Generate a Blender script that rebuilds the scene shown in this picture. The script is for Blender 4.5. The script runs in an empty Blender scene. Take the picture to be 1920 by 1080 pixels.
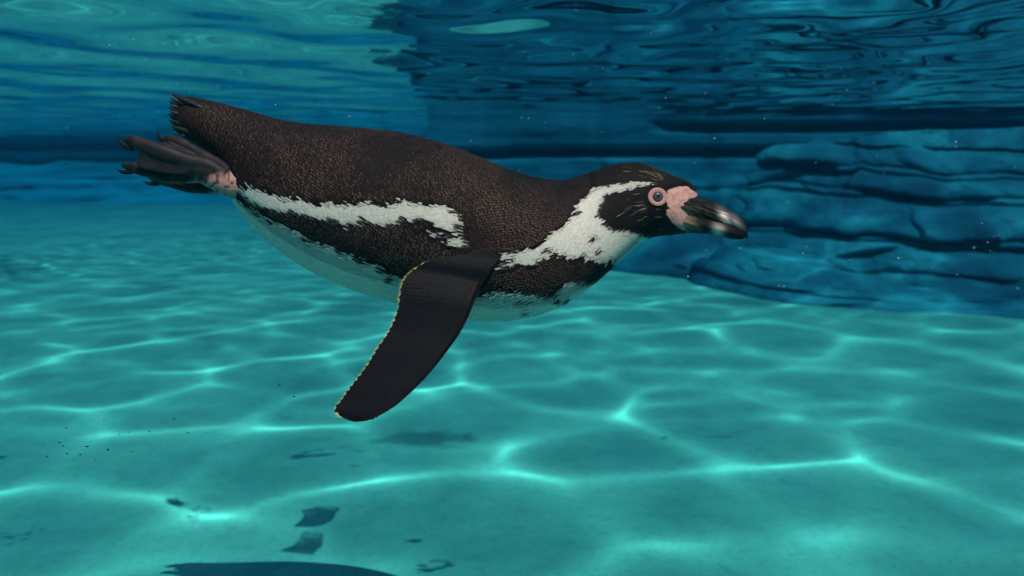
import bpy, bmesh, math, numpy as np
from mathutils import Vector, Matrix
from mathutils.bvhtree import BVHTree

sc = bpy.context.scene
COL = sc.collection
R = math.radians

# ------------------------------------------------------------------ camera
FPX = 1400.0            # focal length in pixels of the 1920 px wide photograph
HORIZON = 308.0
ZC = 0.80               # camera height over the pool floor
ZS = 1.15               # mean water level
D = 0.85                # distance of the penguin's mid plane
PITCH = math.atan((540 - HORIZON) / FPX)
cam = bpy.data.cameras.new('camera')
camo = bpy.data.objects.new('camera', cam)
COL.objects.link(camo)
sc.camera = camo
cam.sensor_width = 36
cam.lens = 36 * FPX / 1920
cam.clip_start = 0.01
cam.clip_end = 400
camo.location = (0, 0, ZC)
camo.rotation_euler = (math.pi / 2 - PITCH, 0, 0)
cam.dof.use_dof = True
cam.dof.focus_distance = 0.80
cam.dof.aperture_fstop = 5.6

# ------------------------------------------------------------------ light
SUN_EL, SUN_AZ = R(41), R(29)      # azimuth: to the right of straight behind the camera
w = bpy.data.worlds.new('World')
sc.world = w
w.use_nodes = True
nt = w.node_tree
sky = nt.nodes.new('ShaderNodeTexSky')
sky.sky_type = 'NISHITA'
sky.sun_disc = False
sky.sun_elevation = SUN_EL
to_sun = Vector((math.sin(SUN_AZ) * math.cos(SUN_EL), -math.cos(SUN_AZ) * math.cos(SUN_EL), math.sin(SUN_EL)))
sky.sun_rotation = math.atan2(to_sun.x, to_sun.y)
nt.nodes['Background'].inputs[1].default_value = 0.09
nt.links.new(sky.outputs[0], nt.nodes['Background'].inputs[0])
sl = bpy.data.lights.new('sun', 'SUN')
sl.energy = 5.0
sl.angle = R(0.4)
sl.color = (1.0, 0.80, 0.64)
sl.cycles.is_caustics_light = True          # sunlight is refracted by the waves
so = bpy.data.objects.new('sun', sl)
so.rotation_euler = to_sun.to_track_quat('Z', 'Y').to_euler()
so.location = (0, 0, 10)
COL.objects.link(so)
sc.view_settings.view_transform = 'Standard'
sc.view_settings.look = 'None'
sc.view_settings.gamma = 1
sc.view_settings.exposure = 0.82
sc.render.engine = 'CYCLES'
cy = sc.cycles
cy.use_denoising = True
cy.max_bounces = 7
cy.use_adaptive_sampling = True
cy.adaptive_threshold = 0.02
cy.diffuse_bounces = 2
cy.glossy_bounces = 6
cy.transmission_bounces = 8
cy.volume_bounces = 1
cy.caustics_reflective = True
cy.caustics_refractive = True
cy.sample_clamp_indirect = 4

# ------------------------------------------------------------------ helpers
rng = np.random.default_rng(11)


def P(px, py, Y):
    """the point at distance Y that the photograph shows at pixel px, py (arrays allowed)"""
    px = np.asarray(px, float); py = np.asarray(py, float); Y = np.asarray(Y, float)
    a = (px - 960) / FPX; b = (540 - py) / FPX
    sp, cp = math.sin(PITCH), math.cos(PITCH)
    dy = b * sp + cp; dz = b * cp - sp
    t = Y / dy
    return np.stack([a * t, Y + 0 * a, ZC + dz * t], -1)


def PROJ(v):
    v = np.asarray(v, float)
    sp, cp = math.sin(PITCH), math.cos(PITCH)
    z = v[..., 2] - ZC
    fw = v[..., 1] * cp - z * sp
    up = v[..., 1] * sp + z * cp
    return 960 + FPX * v[..., 0] / fw, 540 - FPX * up / fw


def floor_at(px, py):
    a = (px - 960) / FPX; b = (540 - py) / FPX
    sp, cp = math.sin(PITCH), math.cos(PITCH)
    t = -ZC / (b * cp - sp)
    return a * t, (b * sp + cp) * t


def hash_noise(ix, iy, iz, seed):
    n = (ix * 374761393 + iy * 668265263 + iz * 1274126177 + seed * 974711) & 0x7fffffff
    n = ((n ^ (n >> 13)) * 1274126177) & 0x7fffffff
    return ((n ^ (n >> 16)) & 0xffff) / 65535.0


def vnoise(x, y, z=0.0, seed=0):
    x, y, z = np.broadcast_arrays(np.asarray(x, float), np.asarray(y, float), np.asarray(z, float))
    i, j, k = np.floor(x).astype(np.int64), np.floor(y).astype(np.int64), np.floor(z).astype(np.int64)
    u, v, t = x - i, y - j, z - k
    u, v, t = u*u*(3-2*u), v*v*(3-2*v), t*t*(3-2*t)
    r = 0
    for a in (0, 1):
        for b in (0, 1):
            for c in (0, 1):
                r = r + hash_noise(i+a, j+b, k+c, seed) * (u if a else 1-u) * (v if b else 1-v) * (t if c else 1-t)
    return r * 2 - 1


def fbm(x, y, z=0.0, seed=0, octv=4, gain=.5):
    r, a, f = 0, 1.0, 1.0
    for o in range(octv):
        r = r + a * vnoise(x*f, y*f, np.asarray(z)*f, seed + o*17)
        a *= gain; f *= 2.03
    return r


def catmull(pts, n):
    """smooth curve through rows of pts, n samples"""
    p = np.asarray(pts, float)
    seg = np.linalg.norm(np.diff(p[:, :2], axis=0), axis=1)
    k = np.concatenate([[0], np.cumsum(np.maximum(seg, 1e-6))])
    t = np.linspace(0, k[-1], n)
    d = np.gradient(p, k, axis=0)
    i = np.clip(np.searchsorted(k, t, side='right') - 1, 0, len(p) - 2)
    h = (k[i+1] - k[i])[:, None]
    u = ((t - k[i]) / h[:, 0])[:, None]
    return ((2*u**3-3*u**2+1)*p[i] + (u**3-2*u**2+u)*h*d[i] + (-2*u**3+3*u**2)*p[i+1] + (u**3-u**2)*h*d[i+1])


def inside(poly, x, y):
    poly = np.asarray(poly, float)
    r = np.zeros(x.shape, bool)
    x0, y0 = poly[-1]
    for x1, y1 in poly:
        if y0 != y1:
            c = ((y1 > y) != (y0 > y)) & (x < (x0 - x1) * (y - y1) / (y0 - y1) + x1)
            r ^= c
        x0, y0 = x1, y1
    return r


def make(name, v, f, mat, parent=None, smooth=True, col=None, origin=None, uv=None):
    v = np.asarray(v, float)
    if origin is not None:
        v = v - np.asarray(origin)
    me = bpy.data.meshes.new(name)
    if isinstance(f, np.ndarray):
        n, c = f.shape
        me.vertices.add(len(v)); me.vertices.foreach_set('co', v.ravel())
        me.loops.add(n*c); me.loops.foreach_set('vertex_index', f.ravel().astype(np.int32))
        me.polygons.add(n); me.polygons.foreach_set('loop_start', np.arange(0, n*c, c, dtype=np.int32))
        me.update(calc_edges=True)
    else:
        me.from_pydata(v.tolist(), [], f)
    if smooth:
        me.polygons.foreach_set('use_smooth', np.ones(len(me.polygons), bool))
    if col is not None:
        at = me.color_attributes.new('Col', 'FLOAT_COLOR', 'POINT')
        c4 = np.ones((len(v), 4)); c4[:, :3] = col
        at.data.foreach_set('color', c4.ravel())
    if uv is not None:
        l = me.uv_layers.new(name='UVMap')
        idx = np.empty(len(me.loops), np.int32); me.loops.foreach_get('vertex_index', idx)
        l.data.foreach_set('uv', np.asarray(uv)[idx].ravel())
    if mat: me.materials.append(mat)
    me.validate()
    o = bpy.data.objects.new(name, me)
    COL.objects.link(o)
    o.parent = parent
    o.cycles.is_caustics_receiver = True
    return o


def tag(o, label=None, cat=None, group=None, kind=None):
    for k, x in (('label', label), ('category', cat), ('group', group), ('kind', kind)):
        if x: o[k] = x
    return o


def grid_faces(nu, nv, wrap=False):
    i = np.arange(nu*nv).reshape(nu, nv)
    if wrap:
        i = np.concatenate([i, i[:, :1]], 1)
    return np.stack([i[:-1, :-1], i[:-1, 1:], i[1:, 1:], i[1:, :-1]], -1).reshape(-1, 4)


class NT:
    """small node-tree helper"""
    def __init__(self, name):
        self.m = bpy.data.materials.new(name); self.m.use_nodes = True
        self.t = self.m.node_tree; self.b = self.t.nodes['Principled BSDF']
        self.out = self.t.nodes['Material Output']
        self.b.inputs['Specular IOR Level'].default_value = .06      # under water surfaces hardly shine
    def n(self, typ, **kw):
        nd = self.t.nodes.new('ShaderNode' + typ)
        for k, x in kw.items():
            if k.startswith('_'): setattr(nd, k[1:], x)
            else: nd.inputs[k.replace('__', ' ')].default_value = x
        return nd
    def l(self, a, b): self.t.links.new(a, b)
    def ramp(self, fac, stops):
        r = self.n('ValToRGB'); e = r.color_ramp.elements
        while len(e) < len(stops): e.new(.5)
        for q, (p, c) in zip(e, stops):
            q.position = p; q.color = (*c, 1) if len(c) == 3 else c
        self.l(fac, r.inputs[0]); return r.outputs[0]
    def bump(self, h, s, d=.01):
        b = self.n('Bump', Strength=s, Distance=d); self.l(h, b.inputs['Height']); self.l(b.outputs[0], self.b.inputs['Normal']); return b
    def set(self, **kw):
        for k, x in kw.items(): self.b.inputs[k.replace('__', ' ')].default_value = x


def noise(n, co, scale, detail=5, rough=.55, dist=0):
    q = n.n('TexNoise', Scale=scale, Detail=detail, Roughness=rough, Distortion=dist)
    if co is not None: n.l(co, q.inputs['Vector'])
    return q.outputs['Fac']


# ------------------------------------------------------------------ materials of the setting
def mat_floor():
    n = NT('painted_pool_floor')
    co = n.n('TexCoord').outputs['Object']
    a = noise(n, co, 1.6, 6, .6, .4)
    b = noise(n, co, 9, 5, .6, .6)
    ca = n.ramp(a, [(.30, (.026, .275, .27)), (.52, (.036, .345, .33)), (.72, (.05, .40, .37))])
    cb = n.ramp(b, [(.34, (.72, .76, .78)), (.55, (1, 1, 1)), (1, (1.05, 1.05, 1.0))])
    mx = n.n('MixRGB', _blend_type='MULTIPLY', Fac=.55); n.l(ca, mx.inputs[1]); n.l(cb, mx.inputs[2])
    d_ = noise(n, co, 42, 6, .7, 1.5)
    cd = n.ramp(d_, [(.32, (.70, .76, .78)), (.5, (1, 1, 1)), (.72, (1.08, 1.06, 1.03))])
    mxd = n.n('MixRGB', _blend_type='MULTIPLY', Fac=.8); n.l(mx.outputs[0], mxd.inputs[1]); n.l(cd, mxd.inputs[2]); mx = mxd
    # worn, algae darkened blotches
    c = noise(n, co, .75, 4, .65, 1.2)
    st = n.ramp(c, [(.50, (0, 0, 0)), (.72, (1, 1, 1))])
    m2 = n.n('MixRGB', _blend_type='MULTIPLY'); n.l(st, m2.inputs[0]); n.l(mx.outputs[0], m2.inputs[1]); m2.inputs[2].default_value = (.60, .69, .71, 1)
    # a dark patch with ragged edges, painted in for shade cast by the waves
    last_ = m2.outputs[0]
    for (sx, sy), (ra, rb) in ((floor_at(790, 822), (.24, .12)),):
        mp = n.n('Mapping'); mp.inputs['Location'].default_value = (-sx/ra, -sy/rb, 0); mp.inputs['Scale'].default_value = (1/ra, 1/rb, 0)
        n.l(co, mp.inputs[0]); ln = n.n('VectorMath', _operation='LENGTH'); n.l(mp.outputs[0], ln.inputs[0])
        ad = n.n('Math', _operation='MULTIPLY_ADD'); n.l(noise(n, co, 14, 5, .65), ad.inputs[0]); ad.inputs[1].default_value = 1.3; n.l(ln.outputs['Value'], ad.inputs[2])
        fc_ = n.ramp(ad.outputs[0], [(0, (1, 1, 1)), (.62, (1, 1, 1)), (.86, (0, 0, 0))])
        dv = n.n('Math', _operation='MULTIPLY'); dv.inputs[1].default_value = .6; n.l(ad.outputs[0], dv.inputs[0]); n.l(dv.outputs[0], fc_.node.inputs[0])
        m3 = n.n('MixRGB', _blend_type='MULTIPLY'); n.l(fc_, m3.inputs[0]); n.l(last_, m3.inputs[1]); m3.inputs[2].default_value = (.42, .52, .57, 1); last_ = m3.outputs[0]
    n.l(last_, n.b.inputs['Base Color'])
    n.set(Roughness=.85)
    n.bump(noise(n, co, 55, 4), .25, .004)
    return n.m


def mat_paint(name, c0, c1, c2, sc_=1.3, stretch=(1, 1, 1)):
    n = NT(name)
    tc = n.n('TexCoord'); mp = n.n('Mapping'); mp.inputs['Scale'].default_value = stretch
    n.l(tc.outputs['Object'], mp.inputs[0]); co = mp.outputs[0]
    a = noise(n, co, sc_, 6, .6, .5)
    n.l(n.ramp(a, [(.3, c0), (.5, c1), (.7, c2)]), n.b.inputs['Base Color'])
    n.set(Roughness=.8)
    n.bump(noise(n, co, sc_*14, 7, .65), .9, .016)
    return n.m


M_floor = mat_floor()
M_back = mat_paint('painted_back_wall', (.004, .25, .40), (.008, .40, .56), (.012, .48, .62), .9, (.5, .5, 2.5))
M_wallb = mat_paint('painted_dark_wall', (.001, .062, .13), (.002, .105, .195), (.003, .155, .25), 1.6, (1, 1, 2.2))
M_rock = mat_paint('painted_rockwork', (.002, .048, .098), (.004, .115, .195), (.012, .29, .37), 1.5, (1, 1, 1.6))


def mat_water():
    n = NT('water_surface'); n.t.nodes.remove(n.b)
    g = n.n('BsdfGlass', IOR=1.333, Roughness=0.0)
    n.l(g.outputs[0], n.out.inputs[0])
    return n.m


# ------------------------------------------------------------------ pool floor
xs = np.concatenate([np.linspace(-24, -4, 30), np.linspace(-3.9, 5, 180), np.linspace(5.3, 14, 20)])
ys = np.concatenate([np.linspace(-6, 0, 20), np.linspace(.05, 8, 180), np.linspace(8.2, 15.8, 40)])
X, Y = np.meshgrid(xs, ys, indexing='ij')
Z = .012*fbm(X*1.1, Y*1.1, 0, 5, 3) + .003*fbm(X*5, Y*5, 0, 8, 2)
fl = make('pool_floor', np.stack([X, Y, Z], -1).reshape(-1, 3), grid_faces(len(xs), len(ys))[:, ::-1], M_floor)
tag(fl, kind='structure')

# ------------------------------------------------------------------ water surface with real waves
wr = np.random.default_rng(21)
WAVES, WAVELETS = [], []
for k in range(46):                     # the long waves, strongest near the viewer
    lam = .30 * (.75/.30)**wr.random()
    th = wr.normal(math.pi/2 + .12, 1.0)
    kk = 2*math.pi/lam
    WAVES.append((kk*math.cos(th), kk*math.sin(th), .00104 * (lam/.4)**1.15, wr.random()*6.283))
for k in range(40):                     # short, low wavelets all over the pool
    lam = .16 * (.30/.16)**wr.random()
    th = wr.normal(math.pi/2 + .12, 1.0)
    kk = 2*math.pi/lam
    WAVELETS.append((kk*math.cos(th), kk*math.sin(th), .00030 * (lam/.2)**1.6, wr.random()*6.283))
def spread(a, b, h, n):            # n steps outwards from a to b, starting at step h and growing
    q = np.arange(1, n+1)/n; return a + np.sign(b-a)*(h*n*q + (abs(b-a) - h*n)*q**2.6)
HG = .0185
xs = np.arange(-3.2, 4.6, HG); ys = np.arange(-1.3, 5.6, HG)
NX, NY = len(xs), len(ys); XL, YL = 110, 40
xs = np.concatenate([spread(xs[0], -21, HG, XL)[::-1], xs, spread(xs[-1], 12, HG, 70)])
ys = np.concatenate([spread(ys[0], -5, HG, YL)[::-1], ys, spread(ys[-1], 15.3, HG, 200)])
X, Y = np.meshgrid(xs, ys, indexing='ij')
Z = np.full_like(X, ZS)
for kx, ky, a, ph in WAVES:
    Z += a*np.sin(kx*X + ky*Y + ph + .6*np.sin(.35*kx*Y - .3*ky*X + ph*2))
AMPY = np.interp(Y, [-5, .9, 1.8, 3.2, 6.0, 18], [1.0, 1.0, .85, .6, .22, .12])
Z = ZS + (Z - ZS)*AMPY
AMPB = np.interp(Y, [-5, 1, 3, 6, 9], [.85, .9, 1.1, .8, .3])*(.65 + .5*fbm(X*.8, Y*.8, 0, 61, 2))
for kx, ky, a, ph in WAVELETS:
    Z += AMPB*a*np.sin(kx*X + ky*Y + ph + .5*np.sin(.3*kx*Y - .25*ky*X + ph*3))
# wave crests cannot be sharper than a given curvature (surface tension and swell round them off)
blk = (slice(XL, XL+NX), slice(YL, YL+NY))
zb = Z[blk].copy(); CAP, CAPT = 1.45, .7
fade = np.minimum.reduce([np.clip((np.arange(NX)[:, None])/30, 0, 1) + 0*zb, np.clip((NX-1-np.arange(NX)[:, None])/30, 0, 1) + 0*zb,
                          np.clip(np.arange(NY)[None, :]/30, 0, 1) + 0*zb, np.clip((NY-1-np.arange(NY)[None, :])/30, 0, 1) + 0*zb])
for it in range(300):
    c_ = zb[1:-1, 1:-1]
    xx = (zb[2:, 1:-1] + zb[:-2, 1:-1] - 2*c_)/HG**2; yy = (zb[1:-1, 2:] + zb[1:-1, :-2] - 2*c_)/HG**2
    xy = (zb[2:, 2:] + zb[:-2, :-2] - zb[2:, :-2] - zb[:-2, 2:])/(4*HG**2)
    rt = np.sqrt(((xx-yy)/2)**2 + xy**2); lm = (xx+yy)/2 - rt; lx = (xx+yy)/2 + rt
    zb[1:-1, 1:-1] += .2*HG**2*(np.minimum(lm + CAP, 0) + np.maximum(lx - CAPT, 0))*fade[1:-1, 1:-1]
for it in range(20):
    zb[1:-1, 1:-1] += .12*(zb[2:, 1:-1] + zb[:-2, 1:-1] + zb[1:-1, 2:] + zb[1:-1, :-2] - 4*zb[1:-1, 1:-1])*fade[1:-1, 1:-1]
Z[blk] = zb
wo = make('water', np.stack([X, Y, Z], -1).reshape(-1, 3), grid_faces(len(xs), len(ys))[:, ::-1], mat_water())
tag(wo, kind='structure')
wo.cycles.is_caustics_receiver = False
wo.cycles.is_caustics_caster = True
WTOP = ZS + .10

# ------------------------------------------------------------------ walls


def wall(name, p0, p1, z1, thick, mat, grooves=(), slots=(), amp=.02, seed=0, nu=120, nz=60, ragged=0):
    """a rough wall from p0 to p1 with horizontal grooves (z, half height, depth) and vertical slots (u, half width, depth)"""
    p0, p1 = np.array(p0), np.array(p1)
    L = np.linalg.norm(p1 - p0); t = (p1 - p0)/L; nrm = np.array([t[1], -t[0]])
    us = np.linspace(0, L, nu); zs = np.linspace(-.1, z1, nz)
    U, Zz = np.meshgrid(us, zs, indexing='ij')
    dp = amp*fbm(U*1.4, Zz*2.2, 0, seed, 5) + amp*.5*fbm(U*.6, Zz*7, 0, seed+3, 3)
    for gz, gh, gd in grooves:
        q = np.clip(1 - np.abs(Zz - gz - .015*fbm(U*.8, 0*U, 0, seed+9, 3))/gh, 0, 1)
        dp = dp - gd*np.minimum(q*2.5, 1)*(np.clip((U - 1.7)/.5, 0, 1) if gz > 1 else 1)
    for gu, gh, gd in slots:
        q = np.clip(1 - np.abs(U - gu)/gh, 0, 1)
        dp = dp - gd*np.minimum(q*3, 1)
    edge = np.minimum(U, L - U)
    dp = dp - .06*np.exp(-edge/.05)
    U = U + ragged*(fbm(Zz*2.2, Zz*0 + 3, 0, seed+15, 4) - .2)*np.exp(-U/.4)
    front = np.stack([p0[0] + t[0]*U + nrm[0]*dp, p0[1] + t[1]*U + nrm[1]*dp, Zz], -1)
    v = front.reshape(-1, 3)
    f = grid_faces(nu, nz)
    nb = len(v)
    # back and rim
    back = np.stack([p0[0] + t[0]*U - nrm[0]*thick, p0[1] + t[1]*U - nrm[1]*thick, Zz], -1).reshape(-1, 3)
    rim = list(range(0, nz)) + [i*nz + nz - 1 for i in range(1, nu)] + [(nu-1)*nz + j for j in range(nz-2, -1, -1)] + [i*nz for i in range(nu-2, 0, -1)]
    rf = np.array([[a, b, b+nb, a+nb] for a, b in zip(rim, rim[1:] + rim[:1])])
    return make(name, np.concatenate([v, back]), np.concatenate([f, rf, f[:, ::-1] + nb]), mat)


bw = wall('pool_wall', (-24, 15.4), (2, 15.4), WTOP, .4, M_back, grooves=((.50, .03, .02),), amp=.05, seed=2, nu=200)
wv_ = np.array([(x, 15.4 - d_, z_) for x in np.linspace(-24, 2, 60) for d_, z_ in ((.03, 1.06), (.14, 1.07), (.14, 1.20), (.03, 1.21))])
make('waterline_band', wv_, grid_faces(60, 4, True), mat_paint('dark_band', (.004, .012, .03), (.006, .02, .05), (.01, .035, .07), 2.0), bw, False)  # plain dark strip standing out from the wall along the water
tag(bw, 'bright blue far pool wall with a dark line along the water', 'wall')
sw = wall('pool_wall', (-.62, 15.2), (-.68, 6.07), WTOP, .3, M_back, amp=.03, seed=4)
tag(sw, 'blue side wall running back to the far wall, behind the penguin', 'wall')
db = wall('pool_wall', (-.70, 5.80), (9, 5.6), WTOP, .25, M_wallb, grooves=((.885, .055, .08), (.6, .03, .02), (1.075, .05, .14)),  # topmost groove added for its dark line, standing in for an overhang's shade
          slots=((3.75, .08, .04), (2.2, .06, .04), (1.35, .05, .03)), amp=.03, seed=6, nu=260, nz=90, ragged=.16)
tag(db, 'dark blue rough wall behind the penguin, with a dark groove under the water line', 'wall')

# ------------------------------------------------------------------ rockwork at the right


def rock_sheet(name, base, top_z, beds, seed, lean=.55, rough=.03, nu=300, nz=200, tilt=.06, back=1.4, block=.8):
    """bedded rock: base is the foot line (x, y) on the floor; beds (upper edge, recess) are rows of blocks that step back upward"""
    b = catmull([(x, y) for x, y in base], nu)
    t = np.gradient(b, axis=0); t /= np.linalg.norm(t, axis=1)[:, None]
    nr = np.stack([t[:, 1], -t[:, 0]], -1)                  # towards the pool
    u = np.concatenate([[0], np.cumsum(np.linalg.norm(np.diff(b, axis=0), axis=1))])
    tz = top_z(u) if callable(top_z) else np.full(nu, top_z)
    q = np.linspace(0, 1.25, nz)                            # 0..1 face, 1..1.25 over the top
    U, Q = np.meshgrid(u, q, indexing='ij')
    TZ = tz[:, None]
    zf = np.minimum(Q, 1)
    ztilt = zf - tilt*(U - u.mean()) + .05*fbm(U*.9, zf*1.5, 0, seed, 2) + .02*fbm(U*3, zf*3, 0, seed+2, 2)
    edges = np.array([-1.0] + [e for e, r_ in beds] + [2.0])
    rec = np.array([r_ for e, r_ in beds] + [0.0])
    k = np.clip(np.searchsorted(edges, ztilt.ravel()).reshape(ztilt.shape) - 1, 0, len(edges) - 2)
    lo, hi = edges[k], edges[k+1]
    lo = np.maximum(lo, hi - .3); hi = np.minimum(hi, lo + .3)
    dz = np.minimum(ztilt - lo, hi - ztilt)*TZ               # distance to the nearest bedding plane
    crev = np.exp(-np.clip(dz, 0, 1)/.016)
    # joints cut every bed into blocks of uneven length
    uw = U/block*(.7 + .6*hash_noise(k*0+3, k, k*0, seed)) + 5.3*k + .25*fbm(U*1.5, zf*6, 0, seed+7, 2)
    bi = np.floor(uw).astype(np.int64); bf = uw - bi
    db_ = np.minimum(bf, 1-bf)*block
    joint = np.exp(-db_/.018)*(hash_noise(bi + (bf > .5), k, k*0, seed+4) > .45)
    h0, h1, h2 = (hash_noise(bi + q_, k, k*0, seed+1) for q_ in (-1, 0, 1))
    sm = lambda z_: np.clip(z_, 0, 1)**2*(3 - 2*np.clip(z_, 0, 1))
    setb = np.where(bf < .5, h0 + (h1-h0)*sm(.5 + bf/.16), h1 + (h2-h1)*sm(.5 - (1-bf)/.16))
    dp = -lean*zf**1.2 - rec[np.clip(k, 0, len(rec)-1)] + .13*(setb - .5) - .045*crev - .03*joint \
        + rough*fbm(U*2.6, zf*TZ*3.5, k*.7, seed+11, 5) + rough*.8*fbm(U*1.1, zf*TZ*1.4, 0, seed+13, 2)
    over = np.clip(Q - 1, 0, 1)/.25
    dp = dp - over*back
    z = zf*TZ - .05*over + .03*fbm(U*2, dp*2, 0, seed+21, 4)*zf - .04*(1 - np.minimum(1, Q*12))
    end = np.minimum(U, u[-1]-U)
    dp = dp - .22*np.exp(-end/.12)
    v = np.stack([b[:, 0][:, None] + nr[:, 0][:, None]*dp, b[:, 1][:, None] + nr[:, 1][:, None]*dp, z], -1)
    return make(name, v.reshape(-1, 3), grid_faces(nu, nz), M_rock)


def fxy(px, py):
    x, y = floor_at(px, py); return (x, y)


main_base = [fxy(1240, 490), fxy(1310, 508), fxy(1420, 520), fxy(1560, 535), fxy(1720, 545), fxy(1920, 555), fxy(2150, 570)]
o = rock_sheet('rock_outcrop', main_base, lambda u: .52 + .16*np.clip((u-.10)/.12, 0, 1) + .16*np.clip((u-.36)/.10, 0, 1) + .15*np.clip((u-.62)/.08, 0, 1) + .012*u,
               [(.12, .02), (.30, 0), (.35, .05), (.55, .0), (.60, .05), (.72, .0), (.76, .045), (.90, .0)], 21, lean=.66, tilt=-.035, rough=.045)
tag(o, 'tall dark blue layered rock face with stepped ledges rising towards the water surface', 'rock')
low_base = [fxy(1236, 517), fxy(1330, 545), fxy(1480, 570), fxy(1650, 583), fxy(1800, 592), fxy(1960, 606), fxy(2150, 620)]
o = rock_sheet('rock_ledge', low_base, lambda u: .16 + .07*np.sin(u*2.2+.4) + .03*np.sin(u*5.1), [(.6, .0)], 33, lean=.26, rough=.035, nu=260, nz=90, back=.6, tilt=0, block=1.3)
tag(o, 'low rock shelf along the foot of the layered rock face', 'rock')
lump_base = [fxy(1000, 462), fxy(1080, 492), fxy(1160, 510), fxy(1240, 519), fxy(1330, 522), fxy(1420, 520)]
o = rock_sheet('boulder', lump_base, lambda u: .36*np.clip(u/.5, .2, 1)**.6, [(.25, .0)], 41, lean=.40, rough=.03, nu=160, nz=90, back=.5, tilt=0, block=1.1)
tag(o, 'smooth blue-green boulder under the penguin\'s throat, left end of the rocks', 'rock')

# ================================================================== the penguin
PX = D / FPX                         # metres per photo pixel at the mid plane (near enough)
ORG = P(800, 420, D)
peng = bpy.data.objects.new('penguin', None)
COL.objects.link(peng)
peng.location = ORG
tag(peng, 'black, brown and white penguin swimming to the right above the pool floor, one flipper lowered', 'penguin')

# body sections: top (x, y), bottom (x, y), half width in px, fullness
SEC = np.array([
    (340, 182, 347, 251, 24), (356, 183, 370, 267, 31), (385, 188, 396, 288, 38), (425, 198, 418, 314, 48),
    (470, 210, 436, 346, 62), (520, 224, 448, 384, 80), (570, 233, 480, 424, 97), (625, 237.5, 532, 470, 114),
    (680, 242, 600, 512, 128), (735, 248, 675, 544, 138), (790, 259, 752, 567, 144), (840, 273, 825, 586, 146),
    (885, 290, 890, 597, 144), (925, 307, 948, 598, 137), (962, 322, 1005, 588, 126), (998, 332, 1055, 569, 113),
    (1030, 337, 1092, 546, 101), (1056, 338.5, 1124, 521, 90), (1078, 334, 1150, 498, 81), (1098, 327, 1170, 480, 74),
    (1120, 319, 1188, 464, 69), (1145, 311, 1203, 452, 65), (1175, 305.5, 1220, 445, 62), (1203, 306.5, 1238, 441.5, 60),
    (1228, 314, 1254, 440.5, 57), (1252, 325, 1268, 439.5, 49), (1274, 334, 1282, 438, 37), (1291, 342, 1292, 436, 24),
    (1302, 351, 1299, 430, 15), (1307, 362, 1303, 415, 8)], float)
NS, NA = 460, 216
mid = np.stack([(SEC[:, 0]+SEC[:, 2])/2, (SEC[:, 1]+SEC[:, 3])/2], -1)
S = catmull(np.concatenate([mid, SEC], 1), NS)[:, 2:]
th = np.linspace(0, 2*math.pi, NA, endpoint=False)
ct, st_ = np.cos(th), np.sin(th)
pw = 1.0
cc = np.sign(ct)*np.abs(ct)**pw; ss = np.sign(st_)*np.abs(st_)**pw
top = P(S[:, 0], S[:, 1], D); bot = P(S[:, 2], S[:, 3], D)
cen = (top+bot)/2; hv = (top-bot)/2
ss_l = ss[None, :]*(1 - .05*ct[None, :])      # a little slimmer on the back
BV = cen[:, None, :] + hv[:, None, :]*cc[None, :, None]
BV[:, :, 1] += -S[:, 4][:, None]*PX*ss_l
# shallow hollow where the folded wing bone runs, slight keel of the chest
BG = BV.copy()
bverts = BV.reshape(-1, 3)
bfaces = grid_faces(NS, NA, True)
caps = np.array([[cen[0].tolist()], [cen[-1].tolist()]]).reshape(2, 3)
nb = len(bverts)
capf = [[j, (j+1) % NA, nb, nb] for j in range(NA)]


def near_px(v):
    """photo pixel of a body point, far-side points read through their mirror image"""
    m = np.array(v, float, copy=True)
    m[..., 1] = D - np.abs(m[..., 1] - D)
    return PROJ(m)


FLANK = [(451, 363), (466, 360), (485, 359), (505, 366), (524, 376), (544, 381), (575, 380), (601, 390), (627, 384), (653, 389), (692, 382),
         (731, 388), (778, 381), (817, 387), (848, 389), (866, 403), (873, 424), (871, 439), (880, 462), (861, 464), (845, 470), (838, 457), (832, 444),
         (836, 430), (825, 426), (817, 421), (791, 412), (780, 417), (762, 418), (736, 425), (718, 428), (692, 424), (661, 424), (648, 430), (635, 418),
         (617, 415), (589, 412), (560, 407), (531, 404), (506, 399), (477, 386), (459, 376), (448, 369)]
BELLY = [(436, 374), (452, 384), (467, 394), (485, 405), (513, 416), (537, 426), (560, 437), (581, 450), (601, 460), (627, 466), (653, 475), (672, 483),
         (682, 496), (710, 501), (726, 514), (752, 520), (800, 531), (850, 540), (897, 545), (910, 553), (930, 547), (946, 536), (959, 547), (985, 549),
         (1002, 547), (1021, 547), (1036, 555), (1055, 551), (1046, 543), (1059, 534), (1068, 526), (1091, 526), (1106, 528), (1121, 523), (1160, 520),
         (1160, 760), (380, 760), (380, 376)]
NECK = [(1229, 343), (1209, 340), (1182, 342), (1162, 344), (1148, 347), (1131, 347), (1116, 351), (1111, 362), (1093, 375), (1084, 387), (1076, 407), (1067, 418),
        (1053, 429), (1038, 438), (1025, 449), (1006, 462), (978, 470), (955, 473), (942, 483), (930, 499), (946, 504), (968, 500), (976, 496),
        (985, 491), (1006, 498), (1017, 487), (1027, 479), (1044, 479), (1053, 481), (1074, 480), (1096, 481), (1113, 484), (1138, 487), (1155, 491),
        (1190, 520), (1260, 470), (1216, 443), (1193, 435), (1175, 429), (1155, 433), (1144, 424), (1133, 411), (1122, 401), (1127, 389), (1131, 375),
        (1138, 363), (1158, 357), (1180, 353), (1207, 349), (1228, 346)]
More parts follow.
